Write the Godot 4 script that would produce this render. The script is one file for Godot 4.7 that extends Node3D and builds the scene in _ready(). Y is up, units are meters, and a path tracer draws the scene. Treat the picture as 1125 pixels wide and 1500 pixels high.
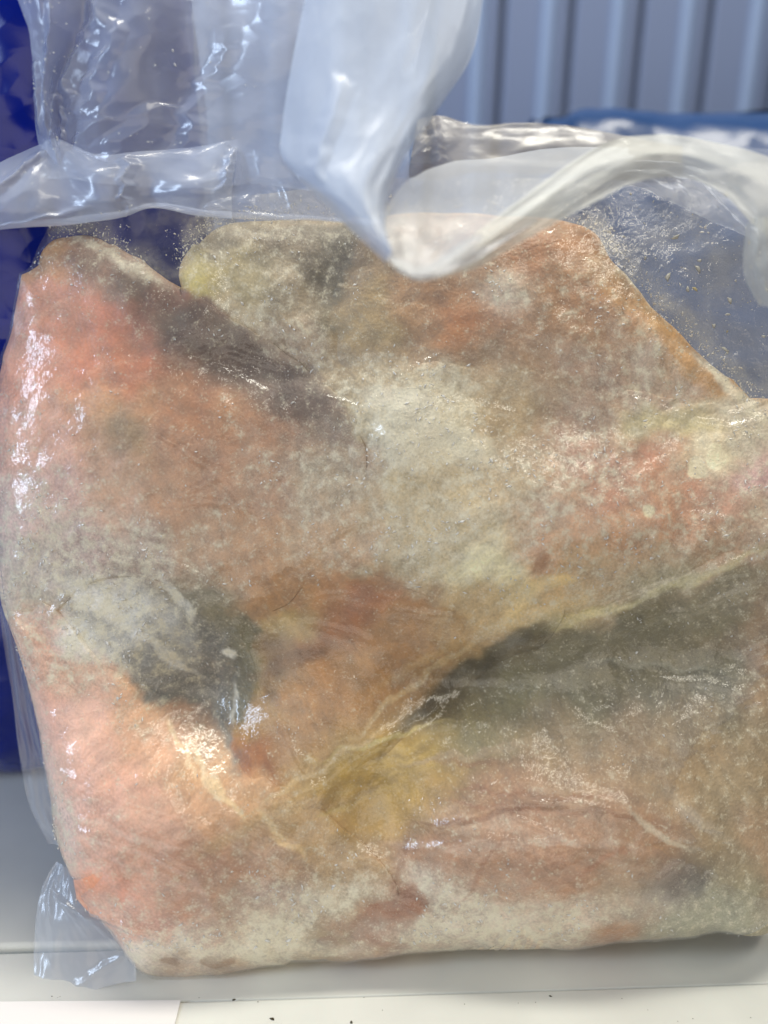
extends Node3D
# A clear plastic bag of frozen meat pieces leaning on a white shelf, a ribbed panel and blue bags behind it.
# Units are metres. The bag has a plane of its own (tilted back); outlines are given in units of U on that plane.

const U := 0.00032            # one outline unit
const REACH := 0.42           # lens to bag
const TILT := deg_to_rad(18.0)
const MID := Vector2(562.5, 750.0)
const FOOT := 1420.0
const DECK := -0.008

var M := {}
var lean: Basis
var hz := PackedFloat32Array()   # film heights over the bag plane
const GX := -100.0
const GY := 240.0
const GS := 4.0
const GW := 332
const GH := 306

func _ready() -> void:
	lean = Basis(Vector3.RIGHT, -TILT)
	# ---- camera
	var fov := rad_to_deg(2.0 * atan(MID.y * U / REACH))
	var lens := CameraAttributesPhysical.new()
	lens.frustum_focal_length = 12.0 / tan(deg_to_rad(fov) / 2.0)
	lens.frustum_focus_distance = REACH - 0.003
	lens.exposure_aperture = 1.7
	var cam := Camera3D.new()
	cam.name = "camera"
	add_child(cam)
	cam.attributes = lens
	cam.fov = fov
	cam.near = 0.01
	cam.far = 20.0
	cam.transform = Transform3D(lean, lean * Vector3(0, (FOOT - MID.y) * U, REACH))
	cam.current = true
	# ---- surrounding light of the shop and exposure
	var e := Environment.new()
	e.background_mode = Environment.BG_COLOR
	e.background_color = Color(0.40, 0.42, 0.47)
	e.background_energy_multiplier = 0.28
	e.tonemap_mode = Environment.TONE_MAPPER_LINEAR
	e.tonemap_exposure = 1.05
	e.sdfgi_enabled = true
	e.ssao_enabled = true
	e.ssil_enabled = true
	var we := WorldEnvironment.new()
	we.name = "surroundings"
	we.environment = e
	add_child(we)
	# ---- lamps, two of them added as fill
	area_lamp("ceiling_lamp", Vector3(0.0, 1.25, -0.20), Vector3(0.0, 0.0, -0.02), Vector2(1.0, 0.16), 1.40, Color(1.0, 0.98, 0.92))
	area_lamp("added_modelling_lamp", Vector3(0.55, 1.25, 0.42), Vector3(0.0, 0.15, 0.0), Vector2(1.0, 0.14), 0.42, Color(1.0, 0.97, 0.90))  # added to bring out the relief of the meat; no such lamp is seen
	area_lamp("window_lamp", Vector3(-0.98, 0.60, 0.42), Vector3(-0.1, 0.25, 0), Vector2(0.13, 0.55), 0.55, Color(0.80, 0.89, 1.0))
	area_lamp("added_front_fill", Vector3(0.0, 0.36, 1.05), Vector3(0, 0.2, 0), Vector2(1.7, 0.8), 0.55, Color(1.0, 0.96, 0.89))  # added low front fill standing in for ambient shop light, no lamp there
	materials()
	setting()
	pieces()
	bag()
	clutter()

func area_lamp(called: String, at: Vector3, to: Vector3, size: Vector2, energy: float, tint: Color) -> void:
	var l := AreaLight3D.new()
	l.name = called
	l.area_size = size
	l.area_normalize_energy = true
	l.light_energy = energy
	l.light_color = tint
	l.shadow_enabled = true
	l.area_range = 6.0
	add_child(l)
	l.look_at_from_position(at, to, Vector3.UP if absf((to - at).normalized().y) < 0.98 else Vector3.FORWARD)

# ------------------------------------------------------------------ helpers
func on_plane(p: Vector2, z: float) -> Vector3:
	return Vector3((p.x - MID.x) * U, (FOOT - p.y) * U, z)

func spot(px: float, py: float, z: float) -> Vector3:       # where a loose fold stands, in the bag's own axes
	var k := U * (REACH - z) / REACH
	return Vector3((px - MID.x) * k, (FOOT - MID.y) * U + (MID.y - py) * k, z)

func tag(o: Node, label: String, category: String, group := "") -> void:
	o.set_meta("label", label)
	o.set_meta("category", category)
	if group:
		o.set_meta("group", group)

func put(called: String, m: Mesh, mat: Material, parent: Node) -> MeshInstance3D:
	var o := MeshInstance3D.new()
	o.name = called
	o.mesh = m
	o.material_override = mat
	parent.add_child(o, true)
	return o

func thing(called: String, where: Vector3) -> Node3D:
	var o := Node3D.new()
	o.name = called
	o.position = where
	add_child(o, true)
	return o

func noise(seed_: int, freq: float, octaves := 4, kind := FastNoiseLite.TYPE_SIMPLEX_SMOOTH) -> FastNoiseLite:
	var n := FastNoiseLite.new()
	n.seed = seed_
	n.frequency = freq
	n.noise_type = kind
	n.fractal_octaves = octaves
	n.fractal_type = FastNoiseLite.FRACTAL_FBM if octaves > 1 else FastNoiseLite.FRACTAL_NONE
	return n

func grid_mesh(v: PackedVector3Array, uv: PackedVector2Array, w: int, h: int) -> ArrayMesh:
	var idx := PackedInt32Array()
	idx.resize((w - 1) * (h - 1) * 6)
	var k := 0
	for j in h - 1:
		for i in w - 1:
			var a := j * w + i
			idx[k] = a; idx[k + 1] = a + 1; idx[k + 2] = a + w + 1
			idx[k + 3] = a; idx[k + 4] = a + w + 1; idx[k + 5] = a + w
			k += 6
	var nor := PackedVector3Array()
	nor.resize(v.size())
	for j in h:
		for i in w:
			var du := v[j * w + mini(i + 1, w - 1)] - v[j * w + maxi(i - 1, 0)]
			var dv := v[mini(j + 1, h - 1) * w + i] - v[maxi(j - 1, 0) * w + i]
			var nn := dv.cross(du)
			nor[j * w + i] = nn.normalized() if nn.length_squared() > 1e-26 else Vector3(0, 0, 1)
	var a := []
	a.resize(Mesh.ARRAY_MAX)
	a[Mesh.ARRAY_VERTEX] = v
	a[Mesh.ARRAY_NORMAL] = nor
	a[Mesh.ARRAY_TEX_UV] = uv
	a[Mesh.ARRAY_INDEX] = idx
	var m := ArrayMesh.new()
	m.add_surface_from_arrays(Mesh.PRIMITIVE_TRIANGLES, a)
	return m

func cr(a: Vector3, b: Vector3, c: Vector3, d: Vector3, t: float) -> Vector3:
	return b.cubic_interpolate(c, a, d, t)

func along(row: Array, t: float) -> Vector3:
	var n := row.size()
	var f := clampf(t, 0.0, 1.0) * (n - 1)
	var i := mini(int(f), n - 2)
	return cr(row[maxi(i - 1, 0)], row[i], row[i + 1], row[mini(i + 2, n - 1)], f - i)

# A loose sheet of film through a net of points (rows run left to right, downwards). Creases: [u0, v0, u1, v1, height mm, width].
func sheet(rows: Array, nu: int, nv: int, seed_: int, ripple: float, creases := []) -> ArrayMesh:
	var v := PackedVector3Array()
	var uv := PackedVector2Array()
	var n1 := noise(seed_, 2.2, 2)
	var n2 := noise(seed_ + 7, 5.0, 3)
	n2.fractal_type = FastNoiseLite.FRACTAL_RIDGED
	var net := []
	for r in rows:
		var row := []
		for p in r:
			row.append(spot(p[0], p[1], p[2] * 0.01))
		net.append(row)
	for j in nv:
		var t := float(j) / (nv - 1)
		for i in nu:
			var s := float(i) / (nu - 1)
			var col := []
			for row in net:
				col.append(along(row, s))
			var p := along(col, t)
			var hgt := ripple * (n1.get_noise_2d(s * 1.5, t) * 1.0 + n2.get_noise_2d(s * 0.5, t * 0.3) * 0.35)
			for c in creases:
				var a := Vector2(c[0], c[1])
				var b := Vector2(c[2], c[3])
				var q := Vector2(s, t)
				q += Vector2(n1.get_noise_2d(t * 4.0, s), n1.get_noise_2d(s * 4.0, t + 9.0)) * 0.018
				var f := clampf((q - a).dot(b - a) / (b - a).length_squared(), 0.0, 1.0)
				var d := q.distance_to(a.lerp(b, f)) / float(c[5])
				if d < 4.0:
					hgt += float(c[4]) * 0.001 * maxf(0.0, 1.0 - d) * sqrt(maxf(0.0, 1.0 - pow(2.0 * f - 1.0, 4.0)))
			v.append(p + Vector3(0, 0, hgt))
			uv.append(Vector2(s, t))
	if seed_ in [37, 41, 19, 71]:
		loose.append_array(v)
	return grid_mesh(v, uv, nu, nv)

var loose := PackedVector3Array()

# ------------------------------------------------------------------ materials
func normal_from(n: FastNoiseLite, size: int, strength: float, seamless := true) -> ImageTexture:
	var im: Image = n.get_seamless_image(size, size) if seamless else n.get_image(size, size)
	im.bump_map_to_normal_map(strength)
	return ImageTexture.create_from_image(im)

func film(haze: float, rough: float, tint: Color, bumps: Texture2D, strength: float, repeat: float) -> StandardMaterial3D:
	var m := StandardMaterial3D.new()
	m.transparency = BaseMaterial3D.TRANSPARENCY_ALPHA
	m.albedo_color = Color(tint.r, tint.g, tint.b, haze)
	m.roughness = rough
	m.cull_mode = BaseMaterial3D.CULL_DISABLED
	if bumps:
		m.normal_enabled = true
		m.normal_texture = bumps
		m.normal_scale = strength
		m.uv1_scale = Vector3(repeat, repeat, 1)
	return m

func plain(c: Color, rough: float) -> StandardMaterial3D:
	var m := StandardMaterial3D.new()
	m.albedo_color = c
	m.roughness = rough
	return m

func materials() -> void:
	var peel := noise(3, 0.05, 3)
	var rumple := noise(8, 0.006, 3)
	rumple.fractal_type = FastNoiseLite.FRACTAL_RIDGED
	var peel_t := normal_from(peel, 512, 6.0)
	var rumple_t := normal_from(rumple, 512, 8.0)
	M.front = film(0.05, 0.14, Color(0.93, 0.94, 0.96), peel_t, 0.2, 5.0)
	M.back = film(0.42, 0.22, Color(0.80, 0.84, 0.94), rumple_t, 0.25, 2.0)
	M.clear = film(0.17, 0.16, Color(0.90, 0.93, 1.0), rumple_t, 0.08, 1.0)
	M.hazy = film(0.46, 0.2, Color(0.84, 0.88, 0.97), rumple_t, 0.2, 1.0)
	M.ear = film(0.26, 0.2, Color(0.84, 0.88, 0.95), rumple_t, 0.1, 1.0)
	M.drape = film(0.36, 0.18, Color(0.84, 0.88, 0.97), rumple_t, 0.25, 1.0)
	M.veil = film(0.56, 0.34, Color(0.76, 0.78, 0.82), rumple_t, 0.15, 1.0)
	M.hem = film(0.52, 0.32, Color(0.62, 0.60, 0.57), rumple_t, 0.25, 1.0)
	M.milky = film(0.70, 0.33, Color(0.76, 0.81, 0.90), rumple_t, 0.12, 1.0)
	M.edge = film(0.58, 0.45, Color(0.76, 0.77, 0.76), rumple_t, 0.2, 1.0)
	M.frost = plain(Color(0.95, 0.95, 0.95), 0.6)
	M.frost.vertex_color_use_as_albedo = true
	M.shelf = plain(Color(0.90, 0.91, 0.90), 0.4)
	var smear := noise(21, 0.006, 4).get_seamless_image(512, 512)
	var sm := Image.create(512, 512, false, Image.FORMAT_RGB8)
	for y in 512:
		for x in 512:
			var k := 0.93 + 0.07 * smear.get_pixel(x, y).r
			sm.set_pixel(x, y, Color(0.90 * k, 0.905 * k, 0.885 * k))
	M.shelf.albedo_color = Color.WHITE
	M.shelf.albedo_texture = ImageTexture.create_from_image(sm)
	M.shelf.uv1_triplanar = true
	M.shelf.uv1_scale = Vector3(3, 3, 3)
	M.paper = plain(Color(0.93, 0.92, 0.92), 0.7)
	M.dirt = plain(Color(0.27, 0.24, 0.16), 0.9)
	M.panel = plain(Color(0.43, 0.49, 0.63), 0.5)
	M.groove = plain(Color(0.40, 0.44, 0.53), 0.6)
	M.bead = plain(Color(0.52, 0.60, 0.75), 0.45)  # paler than the panel: light catching the ribs is put into their colour
	M.blue = plain(Color(0.012, 0.10, 0.50), 0.22)
	M.blue.normal_enabled = true
	M.blue.normal_texture = rumple_t
	M.blue.normal_scale = 0.5
	M.blue.uv1_scale = Vector3(2, 2, 1)
	M.paleblue = M.blue.duplicate()
	M.paleblue.roughness = 0.3
	M.paleblue.normal_scale = 0.2
	M.paleblue.albedo_color = Color(0.10, 0.24, 0.44)

# ------------------------------------------------------------------ setting
func structure(called: String, m: Mesh, mat: Material) -> MeshInstance3D:
	var o := put(called, m, mat, self)
	o.set_meta("kind", "structure")
	return o

func rounded_bar(length: float, outline: PackedVector2Array) -> ArrayMesh:   # a profile (z, y) drawn out along x
	var st := SurfaceTool.new()
	st.begin(Mesh.PRIMITIVE_TRIANGLES)
	st.set_smooth_group(-1)
	var n := outline.size()
	for i in n:
		var a := outline[i]
		var b := outline[(i + 1) % n]
		var q := [Vector3(-length / 2, a.y, a.x), Vector3(length / 2, a.y, a.x), Vector3(length / 2, b.y, b.x), Vector3(-length / 2, b.y, b.x)]
		for k in [0, 1, 2, 0, 2, 3]:
			st.add_vertex(q[k])
	var tri := Geometry2D.triangulate_polygon(outline)
	for k in tri.size() / 3:
		for s in [-1.0, 1.0]:
			var order := [0, 1, 2] if s > 0 else [2, 1, 0]
			for c in order:
				var p := outline[tri[k * 3 + c]]
				st.add_vertex(Vector3(s * length / 2, p.y, p.x))
	st.generate_normals()
	return st.commit()

func lip(z0: float, z1: float, y0: float, y1: float, r: float) -> PackedVector2Array:
	var o := PackedVector2Array([Vector2(z0, y0)])
	for k in 7:
		var a := PI - k * PI / 12.0
		o.append(Vector2(z0 + r + r * cos(a), y1 - r + r * sin(a)))
	for k in 7:
		var a := PI / 2 - k * PI / 12.0
		o.append(Vector2(z1 - r + r * cos(a), y1 - r + r * sin(a)))
	o.append(Vector2(z1, y0))
	return o

func setting() -> void:
	var yaw := deg_to_rad(2.2)
	var deck := structure("shelf", rounded_bar(1.6, lip(-0.62, -0.030, -0.05, DECK, 0.0025)), M.shelf)
	deck.rotation.y = yaw
	var rail := structure("shelf_front_rail", rounded_bar(1.6, lip(-0.0284, 0.0046, -0.05, DECK - 0.003, 0.0012)), M.shelf)
	rail.rotation.y = yaw
	var front := structure("shelf_front_edge", rounded_bar(1.6, lip(0.0052, 0.12, -0.05, DECK - 0.0018, 0.0015)), M.shelf)
	front.rotation.y = yaw
	# ribbed panel behind
	var wall := thing("wall_panel", Vector3(0, DECK, -0.56))
	wall.rotation.z = deg_to_rad(-1.2)
	tag(wall, "blue-grey ribbed wall panel with upright ribs behind the bag", "wall panel")
	var back := BoxMesh.new()
	back.size = Vector3(1.7, 0.8, 0.01)
	put("backing", back, M.groove, wall).position = Vector3(0, 0.4, -0.012)
	var pitch := 0.0615
	for i in 24:
		var x := -0.736 + i * pitch
		var slat := put("slat", upright(0.8, slat_profile(pitch - 0.0055)), M.panel, wall)
		slat.position = Vector3(x, 0, 0)
		var rib := put("rib", upright(0.8, rib_profile(0.0072)), M.bead, wall)
		rib.position = Vector3(x + 0.010, 0, 0.0036)
	# blue bags behind
	var left := thing("blue_bag", Vector3(-0.215, DECK, -0.185))
	left.rotation = Vector3(0.11, 0.12, 0)
	tag(left, "tall deep blue plastic bag at the left behind the clear bag", "plastic bag", "blue bags standing behind")
	put("film", pillow(0.245, 0.52, 0.055, 31), M.blue, left)
	var right := thing("blue_bag", Vector3(0.312, DECK, -0.30))
	right.rotation.y = -0.1
	tag(right, "shiny lighter blue plastic bag at the right in front of the ribbed panel", "plastic bag", "blue bags standing behind")
	put("film", pillow(0.46, 0.408, 0.09, 47), M.paleblue, right)
	# paper at the front of the shelf
	var paper := rounded_bar(0.336, PackedVector2Array([Vector2(0, 0), Vector2(0, 0.0003), Vector2(0.06, 0.0003), Vector2(0.06, 0)]))
	var sheet_ := put("paper_sheet", paper, M.paper, self)
	sheet_.position = Vector3(-0.262, DECK - 0.0013, 0.0106)
	sheet_.rotation.y = deg_to_rad(0.6)
	tag(sheet_, "blank white paper slip on the shelf's front edge at the bottom left", "paper")

func slat_profile(w: float) -> PackedVector2Array:
	var o := PackedVector2Array()
	var r := 0.004
	o.append(Vector2(-w / 2, -0.006))
	for k in 5:
		var a := PI - k * PI / 8.0
		o.append(Vector2(-w / 2 + r + r * cos(a), r * sin(a)))
	for k in 5:
		var a := PI / 2 - k * PI / 8.0
		o.append(Vector2(w / 2 - r + r * cos(a), r * sin(a)))
	o.append(Vector2(w / 2, -0.006))
	return o

func rib_profile(r: float) -> PackedVector2Array:
	var o := PackedVector2Array()
	for k in 9:
		var a := PI - k * PI / 8.0
		o.append(Vector2(r * cos(a), r * 0.8 * sin(a)))
	return o

func upright(height: float, outline: PackedVector2Array) -> ArrayMesh:   # a profile (x, z) drawn out along y
	var st := SurfaceTool.new()
	st.begin(Mesh.PRIMITIVE_TRIANGLES)
	st.set_smooth_group(-1)
	var n := outline.size()
	for i in n:
		var a := outline[i]
		var b := outline[(i + 1) % n]
		var q := [Vector3(a.x, height, a.y), Vector3(b.x, height, b.y), Vector3(b.x, 0, b.y), Vector3(a.x, 0, a.y)]
		for k in [0, 1, 2, 0, 2, 3]:
			st.add_vertex(q[k])
	var tri := Geometry2D.triangulate_polygon(outline)
	for k in tri.size() / 3:
		for c in 3:
			var p := outline[tri[k * 3 + c]]
			st.add_vertex(Vector3(p.x, height, p.y))
	st.generate_normals()
	return st.commit()

func pillow(w: float, h: float, thick: float, seed_: int) -> ArrayMesh:     # a filled bag: wrapped round, rumpled, pinched at the top
	var nu := 120
	var nv := 90
	var v := PackedVector3Array()
	var uv := PackedVector2Array()
	var n1 := noise(seed_, 1.1, 3)
	var n2 := noise(seed_ + 3, 2.6, 3)
	n2.fractal_type = FastNoiseLite.FRACTAL_RIDGED
	for j in nv:
		var t := float(j) / (nv - 1)
		var y := h * (1.0 - t)
		var fat := thick * pow(maxf(0.0, 1.0 - pow(absf(2.0 * t - 1.0), 3.2)), 0.5)
		for i in nu:
			var a := TAU * float(i) / (nu - 1)
			var dir := Vector3(sin(a), 0, cos(a))
			var p := Vector3(dir.x * w / 2 * (0.93 + 0.07 * fat / thick), y, dir.z * maxf(fat, 0.002))
			var k := 0.016 * n1.get_noise_3d(dir.x * 1.0, t * 1.5, dir.z) + 0.004 * n2.get_noise_3d(dir.x * 1.2, t * 2.0, dir.z)
			v.append(p + Vector3(dir.x * 0.4, 0.5 if t < 0.3 else 0.0, dir.z) * k)
			uv.append(Vector2(float(i) / nu, t))
	return grid_mesh(v, uv, nu, nv)

# ------------------------------------------------------------------ the frozen pieces
# Each piece: outline [x, y, how far its rim drops back in mm], height offset in mm, grain angle, tints "x y colour frost(0-9)".
var P := [
	{"name": "frozen_meat", "label": "grey-beige frozen piece with a yellowish edge, top centre, left of the hanging film curl",
	"at": -0.8, "grain": 1.2,
	"rim": [[275, 410, 6], [300, 340, 14], [360, 315, 16], [480, 315, 14], [570, 345, 6], [560, 440, 5], [525, 520, 5], [520, 610, 5], [470, 620, 5], [390, 560, 5], [310, 490, 6]],
	"tint": ["330 350 80745f 3", "420 345 857660 3", "500 370 6a6152 3", "300 410 bfae66 4", "350 400 a5966e 4", "350 450 b3a183 6", "430 430 a08f74 5", "480 400 6c6350 3", "490 470 83775a 2", "430 500 b09880 6", "470 560 a8967a 5", "380 520 8f7c6a 3", "540 430 95805a 2", "510 540 a38e6c 4"]},
	{"name": "frozen_meat", "label": "tan-brown frozen meat piece at the top right under the hanging film curl",
	"at": 0.0, "grain": 0.2,
	"rim": [[490, 520, 6], [500, 430, 5], [545, 340, 10], [600, 305, 14], [840, 322, 16], [905, 385, 15], [960, 450, 15], [1025, 512, 14], [1100, 585, 10], [1080, 640, 5], [930, 645, 5], [800, 640, 5], [680, 620, 5], [560, 610, 5], [500, 590, 5]],
	"tint": ["540 380 8f785a 2", "620 430 a27a54 2", "700 400 9c7450 3", "770 370 a06c42 2", "840 350 9c6a38 1", "890 400 a8804f 3", "960 470 bf9250 3", "1000 510 c4924c 2", "1060 560 c28f48 2", "540 480 a58a58 2", "600 460 a27b52 2", "660 470 a8703f 1", "700 465 a8744c 2", "730 430 bda48c 6", "800 470 a27a54 3", "860 430 a67c5a 4", "900 480 b48a68 4", "620 530 a98a66 3", "700 540 a08260 2", "780 560 9a7a5a 2", "860 560 a08068 4", "930 550 b8a08c 6", "1010 570 c0a690 5", "830 620 9a7c62 3", "560 570 b09c7c 5"]},
	{"name": "frozen_meat", "label": "orange-tan frozen meat piece in the middle, with a reddish streak",
	"at": 0.0, "grain": 0.5,
	"rim": [[330, 960, 5], [390, 840, 5], [480, 760, 5], [600, 755, 5], [740, 800, 5], [810, 905, 5], [720, 1000, 6], [600, 1075, 6], [500, 1170, 6], [430, 1195, 6], [350, 1140, 6], [318, 1060, 7]],
	"tint": ["400 860 b0834e 1", "420 910 b59a5e 1", "480 850 b88450 1", "560 845 b07c48 1", "640 860 aa7e48 1", "700 870 b08c56 1", "540 890 a86a40 1", "500 925 ab7446 1", "450 955 96643c 0", "400 970 7a5c36 0", "590 930 b0834e 1", "670 930 ad8c54 2", "730 920 bc9c68 3", "350 1000 8c7a44 1", "390 1020 b88e4c 1", "460 1010 ae7c46 1", "540 1010 aa8048 1", "610 1010 9c7c44 2", "350 1060 a57a2c 1", "365 1105 985824 0", "430 1090 9e7244 1", "500 1090 9c7c40 1", "450 1150 b08c50 3"]},
	{"name": "frozen_meat", "label": "grey skin-covered frozen piece wedged at the left, powdered with white frost",
	"at": -0.2, "grain": 0.9,
	"rim": [[34, 850, 24], [90, 775, 5], [180, 750, 5], [310, 780, 5], [375, 880, 5], [362, 960, 7], [345, 1040, 8], [330, 1110, 8], [250, 1075, 6], [180, 1020, 5], [100, 950, 5], [35, 900, 24]],
	"tint": ["60 880 bcae98 5", "120 850 b4a496 6", "180 840 a39488 6", "260 850 948872 4", "320 880 7f7556 2", "100 920 d6d2c8 9", "160 940 bcb8b2 9", "210 910 9a9894 6", "230 960 7c7a74 4", "290 950 74716a 4", "340 950 6c6440 1", "250 1010 85827c 4", "300 1030 7c7a74 3", "315 1085 84827c 3", "330 1020 7c7450 1"]},
	{"name": "frozen_meat", "label": "large brownish frozen piece with a grey-green upper skin and yellow patch, lower right",
	"at": -1.0, "grain": 0.25,
	"rim": [[430, 1230, 6], [470, 1140, 8], [550, 1080, 13], [620, 1030, 16], [720, 945, 16], [800, 895, 14], [900, 865, 12], [1170, 770, 10], [1190, 1000, 20], [1180, 1335, 26], [1062, 1366, 26], [1000, 1376, 26], [930, 1380, 26], [850, 1392, 26], [620, 1398, 26], [470, 1408, 26], [440, 1330, 6]],
	"tint": ["600 1050 6c5a2c 1", "660 1020 5e5028 1", "720 970 625432 1", "780 940 706040 1", "850 930 867a54 2", "950 910 80744f 2", "1060 880 8c8266 3", "760 1010 7c744e 2", "850 1010 7e785c 2", "950 1000 7a7562 2", "1050 1000 787462 3", "1110 950 a58266 3", "520 1120 9c8438 2", "570 1120 a08830 1", "620 1100 8c7c34 2", "560 1180 9a7e30 1", "500 1190 a0803c 2", "700 1070 8a7e50 2", "800 1075 96825e 2", "920 1075 968062 2", "1030 1075 907e62 3", "640 1170 9c7e50 2", "740 1150 a07c5c 2", "850 1150 a08666 2", "950 1150 988564 2", "1060 1150 908464 2", "550 1240 a88c60 3", "640 1230 a07450 1", "740 1200 a37c5c 2", "840 1190 a0744e 1", "930 1190 a0805e 2", "1060 1230 92866a 2", "1120 1230 ac8a6c 2", "520 1300 b8a68a 7", "580 1320 8c5432 0", "520 1350 9c6848 1", "640 1290 b4a08c 7", "730 1270 a88264 3", "810 1255 aa764e 1", "890 1290 a08c6c 3", "965 1280 6c6a66 1", "1010 1290 7a786a 2", "910 1340 aa784e 1", "1060 1320 98967c 4", "620 1350 bca896 7", "720 1350 c0ae9c 8", "800 1340 bca690 7", "1000 1350 9c9a80 4"]},  # dark olive points by the upper rim mix skin colour with valley shade
	{"name": "frozen_meat", "label": "broad frost-speckled pinkish frozen piece across the middle right, with pale fat lumps",
	"at": 0.6, "grain": 0.1,
	"rim": [[425, 690, 5], [480, 600, 5], [560, 545, 5], [700, 550, 5], [850, 580, 5], [960, 590, 5], [1070, 585, 9], [1170, 610, 14], [1180, 790, 14], [1060, 822, 11], [900, 885, 11], [790, 922, 11], [700, 905, 6], [570, 840, 5], [470, 815, 5]],
	"tint": ["460 680 a8967c 5", "480 760 b69a78 5", "560 620 b4a47e 6", "620 590 c6b898 8", "680 640 c8bc98 8", "560 700 baa880 6", "640 710 bfac84 6", "560 780 b8a682 5", "640 790 bfae88 6", "700 820 e2d8ac 4", "740 860 d2b87e 4", "790 860 d6b070 4", "810 905 ccb884 4", "740 610 ac9268 3", "800 600 9f8262 3", "850 620 a48670 4", "760 690 b49e7c 5", "800 740 b49478 6", "780 790 cc9a70 5", "860 680 b88e78 6", "880 730 b88468 4", "940 610 c0b48a 5", "1010 625 c8bb8e 5", "1080 620 cabca4 6", "940 660 b87e62 3", "990 650 b88a70 4", "1040 670 e4d8b4 3", "1000 680 d8c4a2 3", "1000 710 bc8064 4", "960 750 c6926e 5", "870 780 d0996a 4", "1060 740 c08f76 4", "1100 690 c49c98 5", "940 800 c0a07c 5", "860 840 bca07a 5", "1040 790 b89878 5", "1100 760 b8a088 5", "960 850 aaa082 5"]},
	{"name": "frozen_meat", "label": "large salmon-pink frozen piece at the upper left with a dark grey-brown diagonal band",
	"at": 0.8, "grain": 0.75,
	"rim": [[58, 345, 16], [130, 342, 14], [230, 410, 7], [310, 465, 5], [410, 525, 5], [500, 600, 5], [530, 690, 5], [520, 800, 5], [440, 850, 5], [370, 890, 5], [270, 850, 5], [170, 830, 5], [80, 890, 5], [18, 915, 26], [2, 760, 28], [4, 640, 28], [15, 530, 28], [35, 430, 26]],
	"tint": ["70 365 b88c5c 3", "130 380 8a6e5c 4", "180 410 9c806a 5", "60 430 d4947a 2", "60 470 d8967a 2", "150 460 d67e5a 1", "220 460 a87760 3", "40 540 e8a080 2", "120 540 dc8c68 1", "200 530 c67c58 1", "220 480 b07460 2", "280 490 7c6256 2", "350 530 6a584e 2", "420 570 66564c 2", "470 600 7a685a 3", "300 540 92705c 2", "290 590 b57c54 1", "350 590 b98860 3", "400 625 b4805a 2", "460 650 9c7c64 3", "30 640 e0aa90 3", "100 640 dca68c 2", "140 590 d69a74 2", "200 630 a4825c 1", "180 600 c8986c 2", "270 640 b4805a 2", "330 600 be8c66 3", "330 670 b07c58 2", "30 740 d0b0a4 5", "100 710 cca294 4", "180 720 c49878 3", "270 710 b4845e 2", "380 700 b28a6c 4", "480 710 a89478 5", "60 800 c8b6a8 6", "130 800 b89c92 6", "210 800 ac9888 6", "290 790 b28c6a 4", "380 800 b68658 3", "470 800 ba9670 4", "420 840 b08250 2"]},
	{"name": "frozen_meat", "label": "large pale pink frozen piece with an orange spot, lower left corner of the bag",
	"at": 1.2, "grain": 2.6,
	"rim": [[22, 885, 26], [70, 885, 5], [130, 940, 6], [200, 1005, 7], [270, 1060, 7], [335, 1100, 7], [400, 1145, 5], [460, 1185, 5], [530, 1240, 5], [570, 1300, 5], [545, 1380, 22], [480, 1403, 26], [400, 1408, 26], [300, 1424, 26], [200, 1420, 26], [152, 1352, 28], [104, 1295, 28], [74, 1200, 28], [50, 1060, 28], [34, 970, 28]],
	"tint": ["70 950 d8a488 5", "130 980 cfa384 6", "190 1030 d4a27a 4", "90 1040 e0ac96 1", "150 1090 dea68c 1", "230 1090 d2a07e 2", "300 1110 cc9c6c 3", "360 1150 c89862 2", "80 1130 dcb0a0 5", "90 1180 dabcb0 7", "150 1160 dca48a 2", "230 1170 d09c82 1", "320 1180 c6966c 1", "410 1190 b48e50 2", "470 1220 b08e5c 3", "105 1230 d6b4a6 6", "150 1215 d8a890 3", "130 1262 dc9474 2", "148 1280 da8c68 2", "190 1285 d6947a 2", "200 1240 d49c80 3", "280 1240 bc8a6c 2", "350 1250 b48a6e 3", "280 1300 b07e60 3", "340 1300 a87c5c 3", "420 1260 b28c68 3", "440 1310 b4a492 7", "500 1300 bcac90 7", "380 1310 ae9484 5", "180 1330 cf9a80 4", "240 1335 c08870 4", "300 1345 bc9c88 6", "210 1390 d6ccbe 8", "260 1375 ccc2b2 8", "250 1405 a88a6e 0", "320 1405 a07c5a 0", "290 1400 cec0ae 8", "370 1380 c8bca2 8", "420 1370 c4b69c 8", "475 1378 98805c 1", "520 1350 a47a5a 2"]},
]

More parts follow.
